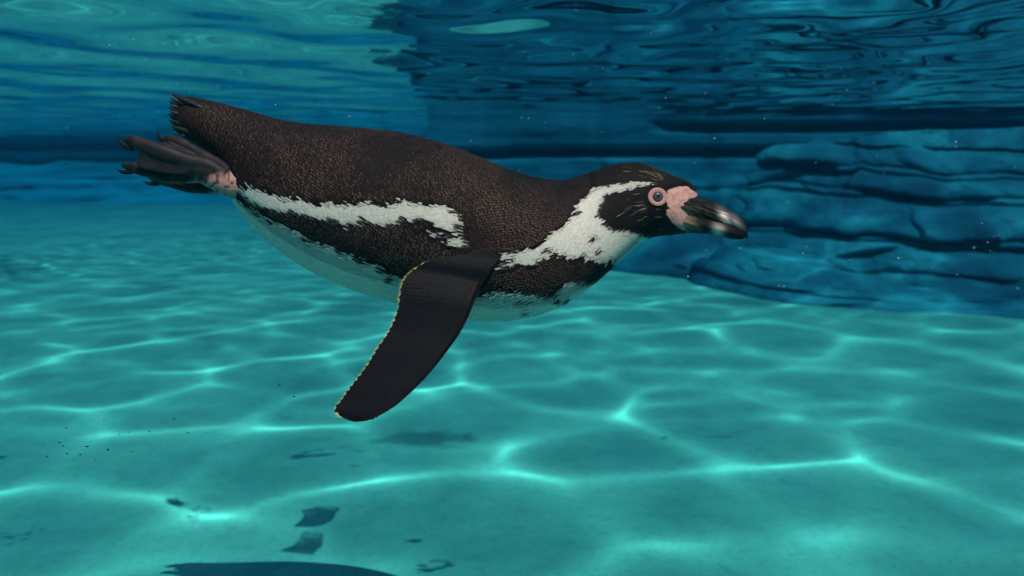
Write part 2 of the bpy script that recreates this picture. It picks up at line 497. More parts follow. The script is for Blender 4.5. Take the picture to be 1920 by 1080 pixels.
PINK = [[(1250, 356), (1256, 358), (1264, 353), (1273, 349), (1287, 347), (1297, 356), (1310, 364), (1302, 372), (1292, 372), (1294, 388), (1294, 402), (1262, 394), (1253, 392), (1250, 378)],
        [(1247, 394), (1262, 393), (1290, 400), (1294, 415), (1312, 430), (1312, 445), (1290, 434), (1270, 427), (1256, 413)]]
DOTS = [(1116, 445, 4), (1127, 470, 3.5), (1033, 465, 4), (1088, 397, 3), (1048, 474, 5), (1060, 478, 4), (985, 565, 3.5), (1005, 559, 4), (1036, 559, 3), (1052, 559, 3), (991, 584, 3.5),
        (1068, 560, 2.5), (965, 489, 4), (950, 492, 5), (905, 552, 5), (925, 549, 4), (583, 457, 4), (646, 477, 4), (738, 527, 4), (742, 517, 5), (722, 507, 5),
        (841, 449, 5), (850, 440, 5), (840, 436, 4), (846, 457, 4), (858, 442, 5), (683, 496, 5), (489, 410, 4), (498, 417, 4), (508, 422, 3), (690, 421, 5), (635, 422, 6), (765, 418, 4), (1150, 486, 4), (1095, 478, 4)]
HOLES = [(820, 441, 4), (1082, 511, 2.5), (969, 541, 2), (505, 414, 3), (690, 489, 3), (722, 504, 3)]


def plumage_class(px, py, jit=0.0):
    """0 dark back, 1 white, 2 pink skin, 3 black of the face"""
    k = np.zeros(px.shape, int)
    if np.any(jit):
        px = px + jit*fbm(px*.11, py*.11, 0, 71, 3); py = py + jit*fbm(px*.11, py*.11, 0, 83, 3)
    k[(px > 1120) & ~inside(NECK, px, py)] = 3
    k[inside(BELLY, px, py)] = 1
    k[inside(FLANK, px, py)] = 1
    k[inside(NECK, px, py)] = 1
    for x, y, r in DOTS:
        k[((px-x)**2*.6 + (py-y)**2 < r*r) & (k == 1)] = 0
    for x, y, r in HOLES:
        k[((px-x)**2*.6 + (py-y)**2 < r*r) & (k != 1)] = 1
    for p in PINK:
        k[inside(p, px, py)] = 2
    k[((px-1233)/15)**2 + ((py-369)/15)**2 < 1] = 2
    return k


def plumage_colour(k, px, py, r, up=0.0):
    """base colours by class; r in 0..1 is a per-feather random"""
    dark = np.array([.0095, .0065, .0078]); c = np.empty(px.shape + (3,))
    n1 = fbm(px*.012, py*.012, 0, 5, 3)
    brown = np.clip(.55 + .8*n1, 0, 1)[..., None]
    c[:] = dark*(1 - brown) + np.array([.023, .0120, .0115])*brown
    upw = np.clip(np.asarray(up, float) + 0*px, 0, 1)[..., None]**1.3      # upward-facing feathers painted darker and bluer, as a back that gets less light
    c = c*(1-upw) + np.array([.0058, .0056, .0075])*upw
    c *= (.65 + .7*r)[..., None]
    band = np.array([.70, .655, .60]); under = np.array([.70, .655, .60])          # white bands and belly
    bl_ = inside(BELLY, px, py)[..., None]
    wv = np.where(bl_, under, band)*(.85 + .15*r)[..., None]
    c = np.where((k == 1)[..., None], wv, c)
    bl = np.array([.0125, .0105, .011])*(.7 + .6*r)[..., None]
    c = np.where((k == 3)[..., None], bl, c)
    pk = np.array([.70, .37, .33])*(.82 + .2*r + .12*fbm(px*.22, py*.22, 0, 9, 3) - .30*np.clip(fbm(px*.16, py*.16, 0, 19, 4), 0, 1))[..., None]
    c = np.where((k == 2)[..., None], pk, c)
    return c


def mat_plumage(name, rough=.5, spec=.35, bump=.15):
    n = NT(name)
    a = n.n('Attribute', _attribute_name='Col')
    n.l(a.outputs['Color'], n.b.inputs['Base Color'])
    n.set(Roughness=rough)
    n.b.inputs['Specular IOR Level'].default_value = spec
    co = n.n('TexCoord').outputs['Object']
    if bump: n.bump(noise(n, co, 900, 3), bump, .0008)
    return n.m


M_plum = mat_plumage('plumage', .65, .09)
NRM_Z = np.tile(np.clip(ct, 0, 1), NS)
M_skin = mat_plumage('bare_skin', .5, .25, .5)
px, py = near_px(bverts)
k = plumage_class(px, py, 2.0)
bc = plumage_colour(k, px, py, np.full(px.shape, .5), NRM_Z)
body_v = np.concatenate([bverts, caps])
body_c = np.concatenate([bc, bc[:1], bc[-1:]])
last = (NS-1)*NA
tri0 = [[(j+1) % NA, j, nb] for j in range(NA)]
tri1 = [[last+j, last+(j+1) % NA, nb+1] for j in range(NA)]
body = make('body', body_v, bfaces.tolist() + tri0 + tri1, M_plum, peng, True, body_c, ORG)
bvh = BVHTree.FromPolygons([tuple(v) for v in bverts], [tuple(f) for f in bfaces.tolist()])
CAMP = Vector((0, 0, ZC))


def on_body(px, py):
    d = Vector(P(px, py, 1.0).tolist()) - CAMP
    h = bvh.ray_cast(CAMP, d.normalized())
    return np.array(h[0]), np.array(h[1])


# ---- contour feathers: small overlapping shingles that follow the body, tips towards the tail
dS = np.gradient(BG, axis=0)
dA = (np.roll(BG, -1, axis=1) - np.roll(BG, 1, axis=1))/2
NRM = np.cross(dS, dA); NRM /= np.linalg.norm(NRM, axis=2)[..., None]
if (NRM[NS//2, 0] @ (BG[NS//2, 0] - cen[NS//2])) < 0: NRM = -NRM
TAN = dS/np.linalg.norm(dS, axis=2)[..., None]
side = np.linalg.norm(np.diff(BG[:, NA//4], axis=0), axis=1)/PX
arc = np.concatenate([[0], np.cumsum(side)])
fv, ff, fc = [], [], []
pos, row = 26.0, 0
SP, SW, SI, SJ = [], [], [], []
while pos < arc[-1] - 6:
    i = np.interp(pos, arc, np.arange(NS))
    xm = np.interp(i, np.arange(NS), (S[:, 0]+S[:, 2])/2)
    sp = np.interp(xm, [330, 420, 520, 980, 1090, 1150, 1240, 1300], [5.0, 5.4, 5.6, 5.4, 4.2, 3.4, 2.9, 2.5])
    i0 = int(i)
    ring = BG[i0]
    seg = np.linalg.norm(np.roll(ring, -1, axis=0) - ring, axis=1)/PX
    ca = np.concatenate([[0], np.cumsum(seg)])
    m = int(ca[-1]/(sp*.92))
    q = (np.arange(m) + .5*(row % 2) + rng.normal(0, .05, m))*ca[-1]/m
    j = np.interp(q % ca[-1], ca, np.arange(NA+1))
    SI.append(np.full(m, i) + rng.normal(0, .04, m)*sp/np.maximum(side[min(i0, NS-2)], .3)); SJ.append(j); SP.append(np.full(m, sp))
    pos += sp*.86; row += 1
SI = np.clip(np.concatenate(SI), 1, NS-2.01); SJ = np.concatenate(SJ) % NA; SP = np.concatenate(SP)
SI = np.clip(SI + .8*fbm(SI*.06, SJ*.09, 0, 91, 3) + rng.normal(0, .12, len(SI)), 1, NS-2.01); SJ = (SJ + .5*fbm(SI*.05, SJ*.08, 0, 95, 3)) % NA
i0 = SI.astype(int); fi = (SI - i0)[:, None]
j0 = SJ.astype(int) % NA; j1 = (j0+1) % NA; fj = (SJ - SJ.astype(int))[:, None]


def bil(A):
    return (A[i0, j0]*(1-fi)+A[i0+1, j0]*fi)*(1-fj) + (A[i0, j1]*(1-fi)+A[i0+1, j1]*fi)*fj


pt, nn, tt = bil(BG), bil(NRM), -bil(TAN)
nn /= np.linalg.norm(nn, axis=1)[:, None]
N = len(pt)
ppx, ppy = near_px(pt)
jx = rng.normal(0, 1.6, N); jy = rng.normal(0, 1.6, N)
kk = plumage_class(ppx + jx*.8, ppy + jy*.8, np.where(ppx > 1100, 1.8, 3.6))
keep = (kk != 2) & (((ppx-1233)/19)**2 + ((ppy-369)/19)**2 > 1) & ~((ppx > 1262) & (ppy > 350))
pt, nn, tt, SPk, kk, ppx, ppy = pt[keep], nn[keep], tt[keep], SP[keep], kk[keep], ppx[keep], ppy[keep]
N = len(pt)
rr = rng.random(N)
# flow: feathers sweep slightly downwards on the flank, and splay at random
bb = np.cross(nn, tt)
down = np.sign((bb * np.array([0, 0, -1])).sum(1))[:, None]*bb
tt = tt + down*(np.interp(ppx, [400, 700, 950, 1100], [-.22, -.16, .12, .05]) + .05*rng.normal(0, 1, N))[:, None]*np.clip(np.abs(nn[:, 1:2])*1.3, 0, 1)
tt /= np.linalg.norm(tt, axis=1)[:, None]
bb = np.cross(nn, tt)
nb4 = [plumage_class(ppx + a, ppy + b, np.where(ppx > 1100, 1.8, 3.6)) for a, b in ((5, 0), (-5, 0), (0, 5), (0, -5))]
rim_ = np.any([q != kk for q in nb4], axis=0)                     # feathers along a colour edge: longer, finer, loose
L = (SPk*PX*1.75*(.75+.55*rng.random(N)))[:, None]
W = (SPk*PX*.62)[:, None]
L = np.where(rim_[:, None], L*(1.25 + .7*rng.random((N, 1))), L); W = np.where(rim_[:, None], W*.55, W)
streak = (kk == 3) & (rng.random(N) < .13*np.exp(-((ppx-1206)/22)**2 - ((ppy-388)/22)**2) + .18*np.exp(-((ppx-1232)/24)**2 - ((ppy-331)/11)**2) + .004)
L = np.where(streak[:, None], L*2.6, L); W = np.where(streak[:, None], W*.42, W)
lift = L*(.10 + .10*rng.random(N))[:, None]*np.where((kk == 1) | (kk == 3), .55, 1.0)[:, None]
base = pt + nn*.00012
v0 = base + bb*W*.7; v1 = base - bb*W*.7
v2 = base + tt*L*.72 - bb*W + nn*lift*.65; v3 = base + tt*L*.72 + bb*W + nn*lift*.65
v4 = base + tt*L*.98 - bb*W*.55 + nn*lift; v5 = base + tt*L*.98 + bb*W*.55 + nn*lift
vm = base + tt*L*.72 + nn*(lift*.65 + W*.22)
FV = np.stack([v0, v1, v2, v3, v4, v5, vm], 1).reshape(-1, 3)
o7 = np.arange(N)[:, None]*7
FF = np.concatenate([o7 + np.array([[0, 1, 2, 6]]), o7 + np.array([[0, 6, 3, 0]])*1], 0)
tris = np.concatenate([o7 + np.array([[a, b, c]]) for a, b, c in ((0, 1, 6), (1, 2, 6), (2, 4, 6), (4, 5, 6), (5, 3, 6), (3, 0, 6))], 0)
c0 = plumage_colour(kk, ppx, ppy, rr, nn[:, 2])
tan_amt = np.clip(.55 + .85*fbm(ppx*.010 + 3, ppy*.010, 0, 15, 3) + .25*rng.normal(0, 1, N), .04, 1.3)
tan_amt *= 1 - .85*np.exp(-((ppx-905)/55)**2 - ((ppy-450)/38)**2)
tan_amt *= .22 + .78*(1 - np.clip(nn[:, 2], 0, 1)**1.5)  # tips painted duller towards the top, for a less lit back
tan_amt *= np.interp(ppx, [320, 420, 500, 850, 1000, 1100, 1150], [.03, .6, 1.0, 1.0, .7, .4, .2])
tip = c0 + np.array([.31, .175, .122])*tan_amt[:, None]
face_tip = c0 + np.array([.26, .20, .13])*(streak*(.15 + .85*rng.random(N)**2))[:, None]
tip = np.where((kk == 0)[:, None], tip, np.where((kk == 3)[:, None], face_tip, c0*1.03))
tpx, tpy = near_px(base + tt*L)                                 # feathers that reach over a colour edge are tipped with the neighbour's colour
tip = np.where(rim_[:, None], .45*c0 + .55*plumage_colour(plumage_class(tpx, tpy, np.where(ppx > 1100, 1.8, 3.6)), tpx, tpy, rr, nn[:, 2]), tip)
midc = c0*.9
lowside = ((bb*np.array([0, 0, -1])).sum(1) > 0)[:, None]         # the pale fringe runs along the lower vane and round the tip
vane = c0*.6 + tip*.4
FC = np.stack([c0*.6, c0*.6, np.where(lowside, midc, vane), np.where(lowside, vane, midc), np.where(lowside, midc, tip), np.where(lowside, tip, midc), midc], 1)
FC = np.where(streak[:, None, None], tip[:, None, :], FC).reshape(-1, 3)
FC = np.where(np.repeat((kk == 1) & ~rim_, 7)[:, None], np.repeat(c0, 7, axis=0), FC)
fe = make('contour_feathers', FV, tris, M_plum, body, True, FC, ORG)
tag(fe, kind='stuff')

# ---- tail: stiff pointed feathers
tips = [(321, 176, .012), (326, 179, -.012), (318, 184, .0), (316, 190, .016), (318, 196, -.010), (315, 202, .006), (317, 208, -.014), (314, 213, .0), (317, 219, .014),
        (316, 225, -.008), (319, 231, .008), (321, 237, -.012), (325, 242, .0), (331, 247, .010), (339, 252, -.006), (348, 257, .004)]
M_tail = mat_plumage('tail_feathers', .5, .35)
for q, (tx, ty, oy) in enumerate(tips):
    f = q/(len(tips)-1)
    bx, by = 395 + 8*f, 205 + 78*f
    yb = D - .012 + oy*.5 if q % 2 else D + .002
    A = P(bx, by, yb); B = P(tx, ty, D + oy*.9 - .006)
    ax = B - A; ln = np.linalg.norm(ax); ax /= ln
    upv = np.array([.25, 0, 1.0]); upv -= ax*(upv @ ax); upv /= np.linalg.norm(upv)
    nv = np.cross(ax, upv)
    prof = [(0, 5.0), (.4, 5.4), (.7, 4.8), (.87, 3.5), (.96, 1.7), (1.0, .3)]
    v = []
    for u, wd in prof:
        c = A + ax*ln*u
        v += [c + upv*wd*PX, c + nv*1.2*PX*(1-u*.7), c - upv*wd*PX, c - nv*1.2*PX*(1-u*.7)]
    f_ = grid_faces(len(prof), 4, True).tolist() + [[3, 2, 1, 0], [20, 21, 22, 23]]
    cols = np.tile(np.array([.007, .0065, .0085]), (len(v), 1))*(.8 + .5*rng.random())
    make('tail_feather', np.array(v), f_, M_tail, peng, True, cols, ORG)

# ---- flippers
FLIP = np.array([   # trailing x, y, leading x, y, outward offset (m) of trailing and leading edge, thickness px
    (880, 405, 955, 415, .052, .052, 12), (858, 440, 953, 452, .075, .074, 11), (835, 472, 942, 486, .084, .081, 11), (803, 490, 922, 508, .089, .088, 11),
    (776, 507, 906, 530, .092, .091, 11), (759, 525, 897, 548, .098, .098, 10), (753, 548, 889, 567, .103, .105, 9.5), (749, 577, 880, 590, .108, .110, 9),
    (737, 611, 862, 625, .114, .117, 8.5), (713, 649, 835, 663, .122, .126, 8), (686, 692, 801, 705, .131, .135, 7), (662, 724, 768, 738, .138, .142, 6),
    (643, 751, 734, 766, .143, .148, 5), (634, 769, 704, 782, .147, .151, 3.6), (642, 783, 680, 790, .149, .152, 2.4), (655, 788.5, 668, 791, .150, .151, 1)], float)
M_flip = NT('flipper_skin')
_a = M_flip.n('Attribute', _attribute_name='Col'); M_flip.l(_a.outputs['Color'], M_flip.b.inputs['Base Color'])
M_flip.set(Roughness=.42); M_flip.b.inputs['Specular IOR Level'].default_value = .1
_u = M_flip.n('UVMap'); _w = M_flip.n('TexWave', Scale=34.0, Distortion=2.5, Detail=2.0); _w.inputs['Detail Scale'].default_value = 3
_w.bands_direction = 'X'; M_flip.l(_u.outputs[0], _w.inputs['Vector'])
_w2 = M_flip.n('TexWave', Scale=30.0, Distortion=3.0, Detail=2.0); _w2.bands_direction = 'Y'; M_flip.l(_u.outputs[0], _w2.inputs['Vector'])
_ad = M_flip.n('Math', _operation='ADD'); M_flip.l(_w.outputs['Fac'], _ad.inputs[0]); M_flip.l(_w2.outputs['Fac'], _ad.inputs[1])
M_flip.bump(_ad.outputs[0], .7, .0008)
M_flip = M_flip.m
M_flipf = mat_plumage('flipper_plumage', .55, .10)
FS, FA = 150, 64
mid = np.stack([(FLIP[:, 0]+FLIP[:, 2])/2, (FLIP[:, 1]+FLIP[:, 3])/2], -1)
F_ = catmull(np.concatenate([mid, FLIP], 1), FS)[:, 2:]
for sgn in (1, -1):
    tr = P(F_[:, 0], F_[:, 1], D - F_[:, 4]); le = P(F_[:, 2], F_[:, 3], D - F_[:, 5])
    ax = np.gradient((tr+le)/2, axis=0); ch = le - tr
    nv = np.cross(ax, ch); nv /= np.linalg.norm(nv, axis=1)[:, None]
    a = np.linspace(0, 2*math.pi, FA, endpoint=False)
    u = (1 - np.cos(a))/2                                   # 0 trailing .. 1 leading
    thick = np.sin(a)*np.abs(np.sin(a))**.15*(.35 + .85*u**.7)
    V = tr[:, None] + ch[:, None]*u[None, :, None] + nv[:, None]*(thick[None, :, None]*F_[:, 6][:, None, None]*PX)
    uvv = np.stack(np.broadcast_arrays(np.linspace(0, 2.4, FS)[:, None], u[None, :]), -1).reshape(-1, 2)
    n0 = fbm(np.repeat(np.linspace(0, 30, FS), FA), np.tile(u*14, FS), 0, 3, 4)
    spk = (vnoise(np.repeat(np.linspace(0, 220, FS), FA), np.tile(u*90, FS), 0, 13) > .955)
    cl = np.array([.0100, .0088, .0108])*(1 + .45*n0)[:, None] + spk[:, None]*.10
    tre = np.clip(1 - np.tile(u, FS)/.035, 0, 1)[:, None]
    V = V.reshape(-1, 3)
    if sgn < 0: V[:, 1] = 2*D - V[:, 1]
    fcs = grid_faces(FS, FA, True)
    fo = make('flipper', V, fcs if sgn < 0 else fcs[:, ::-1], M_flip, peng, True, cl, ORG, uvv)
    # rows of tiny scale-like feathers over both faces
    gi = np.arange(3, FS-6, 2.0); pts_, nns_, tts_ = [], [], []
    for face in (1, -1):
        for rix, ii in enumerate(gi):
            ii = int(ii); cw = np.linalg.norm(ch[ii])/PX; mm = max(3, int(cw/4.2))
            uu = np.clip((np.arange(mm) + .25 + .5*(rix % 2) + rng.normal(0, .06, mm))/mm, .015, .93)
            tk = 2*np.sqrt(uu*(1-uu)); tk = tk*np.abs(tk)**.15*(.35 + .85*uu**.7)
            pts_.append(tr[ii] + ch[ii]*uu[:, None] + nv[ii]*(face*tk*F_[ii, 6]*PX + face*.00008)[:, None])
            nns_.append(np.tile(nv[ii]*face, (mm, 1)))
            dr = ax[ii]/np.linalg.norm(ax[ii]) - .45*ch[ii]/np.linalg.norm(ch[ii])*(1-uu[:, None])
            tts_.append(dr/np.linalg.norm(dr, axis=1)[:, None])
    q0, qn, qt = np.concatenate(pts_), np.concatenate(nns_), np.concatenate(tts_); qb = np.cross(qn, qt); nq = len(q0)
    lq = (PX*7*(.85 + .3*rng.random((nq, 1)))); wq = PX*2.7; lf = lq*(.03 + .04*rng.random((nq, 1)))
    qv_ = np.stack([q0 + qb*wq*.7, q0 - qb*wq*.7, q0 + qt*lq*.7 - qb*wq + qn*lf*.7, q0 + qt*lq*.7 + qb*wq + qn*lf*.7, q0 + qt*lq - qb*wq*.5 + qn*lf, q0 + qt*lq + qb*wq*.5 + qn*lf, q0 + qt*lq*.7 + qn*(lf*.7 + wq*.15)], 1).reshape(-1, 3)
    oq = np.arange(nq)[:, None]*7
    tq = np.concatenate([oq + np.array([[a_, b_, c_]]) for a_, b_, c_ in ((0, 1, 6), (1, 2, 6), (2, 4, 6), (4, 5, 6), (5, 3, 6), (3, 0, 6))], 0)
    bq = np.array([.0040, .0038, .0062])*(.75 + .6*rng.random((nq, 1)))
    tpq = bq + np.array([.009, .008, .010])*(rng.random((nq, 1)))
    cq = np.stack([bq, bq, bq, bq, tpq, tpq, bq], 1).reshape(-1, 3)
    rt_ = np.clip(1 - np.concatenate([np.full(len(a_), q_) for a_, q_ in zip(pts_, np.tile(gi, 2))])/34, 0, 1)[:, None, None]
    cq = (cq.reshape(nq, 7, 3)*(1-rt_) + rt_*(np.array([.010, .0068, .0076]) + np.array([.12, .07, .055])*np.array([0, 0, 0, .3, 0, 1, 0])[None, :, None]*rng.random((nq, 1, 1)))).reshape(-1, 3)
    if sgn < 0: qv_[:, 1] = 2*D - qv_[:, 1]
    tag(make('flipper_feathers', qv_, tq, M_flipf, fo, True, cq, ORG), kind='stuff')
    # fringe of short pale feathers along the trailing edge, their yellow painting a lens colour rim
    qv, qf = [], []
    for i in range(34, FS-2):
        for e in range(3):
            t0 = tr[i]*(1-e/3) + tr[min(i+1, FS-1)]*e/3
            axn = ax[i]/np.linalg.norm(ax[i]); chn = ch[i]/np.linalg.norm(ch[i])
            ln = PX*(2.5 + 4.5*rng.random()**1.3); bs = len(qv)
            for p in (t0 + chn*2*PX + axn*.6*PX, t0 + chn*2*PX - axn*.6*PX, t0 - chn*ln + axn*ln*.5):
                qv.append(p + nv[i]*.35*PX); 
            for p in (t0 + chn*2*PX + axn*.6*PX, t0 + chn*2*PX - axn*.6*PX, t0 - chn*ln + axn*ln*.5):
                qv.append(p - nv[i]*.35*PX)
            qf += [[bs, bs+1, bs+2], [bs+5, bs+4, bs+3], [bs, bs+2, bs+5, bs+3], [bs+1, bs+4, bs+5, bs+2]]
    qv = np.array(qv)
    if sgn < 0: qv[:, 1] = 2*D - qv[:, 1]
    fr = make('fringe', qv, qf, M_plum, fo, False, np.tile(np.array([.74, .68, .22]), (len(qv), 1)), ORG)
    tag(fr, kind='stuff')

# ---- bill: upper and lower mandible
UP = [(1254, 369, 397, 45), (1268, 367, 400, 46), (1290, 365.5, 405, 37), (1309, 368, 410, 29), (1331, 376, 416, 21.5), (1353, 385, 422, 18.5), (1375, 398, 428, 14), (1389, 408, 435, 10), (1397, 419, 442, 6.8), (1401, 431, 448, 4), (1401, 443, 449, 1.5)]
LO = [(1262, 388, 430, 37), (1277, 392, 434, 38), (1292, 396, 437, 33), (1309, 401, 437.5, 27), (1331, 408, 439, 20), (1353, 415, 443.5, 17.5), (1372, 422, 448, 13), (1385, 428, 449, 9), (1393, 433, 448, 5.5), (1397, 438, 446, 2)]


def bill_colour(px, py, lower):
    n = fbm(px*.05 + py*.03, py*.42 - px*.19, 0, 4, 4)
    c = np.zeros(px.shape + (3,)) + np.array([.0075, .0065, .0078])
    g = lambda x, y, a, b, r=0: np.exp(-(((px-x)*math.cos(r)+(py-y)*math.sin(r))/a)**2 - ((-(px-x)*math.sin(r)+(py-y)*math.cos(r))/b)**2)
    streak = np.clip(n*1.7, 0, 1)
    def add(c, col, m): m = np.clip(m, 0, 1)[..., None]; return c*(1-m) + np.array(col)*m
    c = add(c, (.27, .23, .20), streak*.2*g(1312, 396, 45, 20, .5))
    if lower:
        c = add(c, (.44, .27, .21), 1.1*g(1279, 420, 15, 18, .4)*(.85+.4*n))
        c = add(c, (.26, .22, .13), 1.0*g(1303, 424, 14, 9, .5)*(.7+.7*n))
        c = add(c, (.76, .62, .55), 1.0*g(1346, 432, 12, 10, .3))
        c = add(c, (.012, .011, .012), .9*g(1322, 430, 14, 12, .3))
        c = add(c, (.012, .011, .012), .9*g(1375, 440, 13, 9, .3))
    else:
        c = add(c, (.74, .63, .58), 1.0*g(1358, 407, 15, 8, .95)*(.85+.6*n))
        c = add(c, (.36, .33, .33), .7*g(1380, 416, 15, 7, .9))
        c = add(c, (.34, .30, .18), .8*g(1286, 398, 17, 6, .45)*(.6+.8*n))
    fine = fbm(px*.12 + py*.05, py*.75 - px*.36, 0, 14, 3)
    return c*np.clip(1 + .25*fine, .5, 1.5)[..., None]


M_bill = mat_plumage('bill_horn', .55, .08, .6)
for nm, SE, low in (('upper_bill', UP, 0), ('lower_bill', LO, 1)):
    sb = catmull([(x, (a+b)/2, a, b, wd) for x, a, b, wd in SE], 180)
    na = 72; a = np.linspace(0, 2*math.pi, na, endpoint=False)
    tp = P(sb[:, 0], sb[:, 2], D); bt = P(sb[:, 0], sb[:, 3], D)
    ce = (tp+bt)/2; hh = (tp-bt)/2
    ca_, sa_ = np.cos(a), np.sin(a)
    cut = (ca_ < 0) if not low else (ca_ > 0)
    wy = np.sign(sa_)*np.where(cut, np.abs(sa_)**.45, np.abs(sa_)**.9)
    # ridge along the culmen, flat along the cutting edge
    wid = wy[None]*np.where(ca_ > 0, 1-.35*np.abs(ca_)**1.5, 1) if not low else wy[None]*np.where(ca_ < 0, 1-.25*np.abs(ca_)**1.5, 1)
    V = ce[:, None] + hh[:, None]*ca_[None, :, None]
    groove = 1 - .10*np.exp(-((ca_ - .1)/.12)**2) if not low else 1
    V[:, :, 1] -= sb[:, 4][:, None]*PX*wid*groove
    vv = V.reshape(-1, 3)
    px, py = near_px(vv)
    f_ = grid_faces(180, na, True).tolist() + [list(range(na)), list(range(179*na + na - 1, 179*na - 1, -1))]
    make(nm, vv, f_, M_bill, peng, True, bill_colour(px, py, low), ORG)

# ---- eyes
for sgn in (1, -1):
    p, nrm = on_body(1233, 369)
    if nrm[1] > 0: nrm = -nrm
    if sgn < 0:
        p = p.copy(); nrm = nrm.copy(); p[1] = 2*D - p[1]; nrm[1] = -nrm[1]
    z = nrm; x = np.cross([0, 0, 1], z); x /= np.linalg.norm(x); y = np.cross(z, x)
    fr_ = np.stack([x, y, z], 0)
    # fleshy ring
    nu, nv_ = 40, 14
    U, V_ = np.meshgrid(np.linspace(0, 2*math.pi, nu, endpoint=False), np.linspace(0, 2*math.pi, nv_, endpoint=False), indexing='ij')
    rad = 13.2 + 3.9*np.cos(V_); 
    loc = np.stack([rad*np.cos(U)*1.04, rad*np.sin(U)*.97, 1.3*np.sin(V_) + .3], -1)*PX
    vv = loc.reshape(-1, 3) @ fr_ + p
    i = np.arange(nu*nv_).reshape(nu, nv_); i = np.concatenate([i, i[:1]], 0); i = np.concatenate([i, i[:, :1]], 1)
    ff_ = np.stack([i[:-1, :-1], i[1:, :-1], i[1:, 1:], i[:-1, 1:]], -1).reshape(-1, 4)
    q = (rad.ravel() - 8.4)/9.2
    colr = np.array([.56, .31, .30])*(1-q)[:, None] + np.array([.58, .24, .22])*q[:, None]
    ring = make('eye_ring', vv, ff_, M_skin, peng, True, colr, ORG)
    # eyeball: pupil, brown iris, dark rim
    nu, nv_ = 40, 20
    U, V_ = np.meshgrid(np.linspace(0, 2*math.pi, nu, endpoint=False), np.linspace(.02, math.pi*.6, nv_), indexing='ij')
    loc = np.stack([np.sin(V_)*np.cos(U), np.sin(V_)*np.sin(U), np.cos(V_)*.62 - .18], -1)*10.8*PX
    vv = loc.reshape(-1, 3) @ fr_ + p
    rr_ = (np.sin(V_)*np.where(V_ > math.pi/2, 2, 1)).ravel()
    colr = np.where((rr_ < .30)[:, None], [.004, .004, .005], np.where((rr_ < .62)[:, None], [.085, .062, .06], np.where((rr_ < .80)[:, None], [.045, .035, .04], [.20, .16, .17])))
    i = np.arange(nu*nv_).reshape(nu, nv_); i = np.concatenate([i, i[:1]], 0)
    ff_ = np.stack([i[:-1, :-1], i[1:, :-1], i[1:, 1:], i[:-1, 1:]], -1).reshape(-1, 4)
    ff_ = ff_.tolist() + [list(i[:-1, 0])]
    m_ = bpy.data.materials.get('eye') or mat_plumage('eye', .08, .6, 0)
    m_.name = 'eye'
    make('eye', vv, ff_, m_, peng, True, colr, ORG)

# ---- feet


def tube(path, na=16, ns=10):
    p = catmull(path, ns*len(path)) if len(path) > 2 else np.array(path, float)
    c = P(p[:, 0], p[:, 1], D + p[:, 2]); r = np.maximum(p[:, 3], .2)*PX; fl_ = p[:, 4]
    t = np.gradient(c, axis=0); t /= np.linalg.norm(t, axis=1)[:, None]
    y = np.array([0, -1.0, 0]); e1 = np.cross(t, y); e1 /= np.linalg.norm(e1, axis=1)[:, None]; e2 = np.cross(e1, t)
    a = np.linspace(0, 2*math.pi, na, endpoint=False)
    v = c[:, None] + e1[:, None]*np.cos(a)[None, :, None]*r[:, None, None] + e2[:, None]*np.sin(a)[None, :, None]*(r*fl_)[:, None, None]
    n = len(p)
    return v.reshape(-1, 3), grid_faces(n, na, True).tolist() + [list(range(na))[::-1], list(range((n-1)*na, n*na))]


def foot_colour(px, py):
    n = fbm(px*.09, py*.09, 0, 44, 4)
    c = np.zeros(px.shape + (3,)) + np.array([.017, .0135, .0160])
    c *= (1 + .5*n)[..., None]
    low = np.interp(px, [285, 330, 380, 410, 445], [345, 341, 331, 322, 316])
    pk = np.clip((py - low)/12 + .5*n, 0, 1)*np.clip((px-300)/50, 0, 1)
    spots = vnoise(px*.14, py*.14, 0, 7) > .45
    pk = pk*np.where(spots, .25, 1)
    return c*(1-pk)[..., None] + np.array([.44, .24, .21])*pk[..., None]


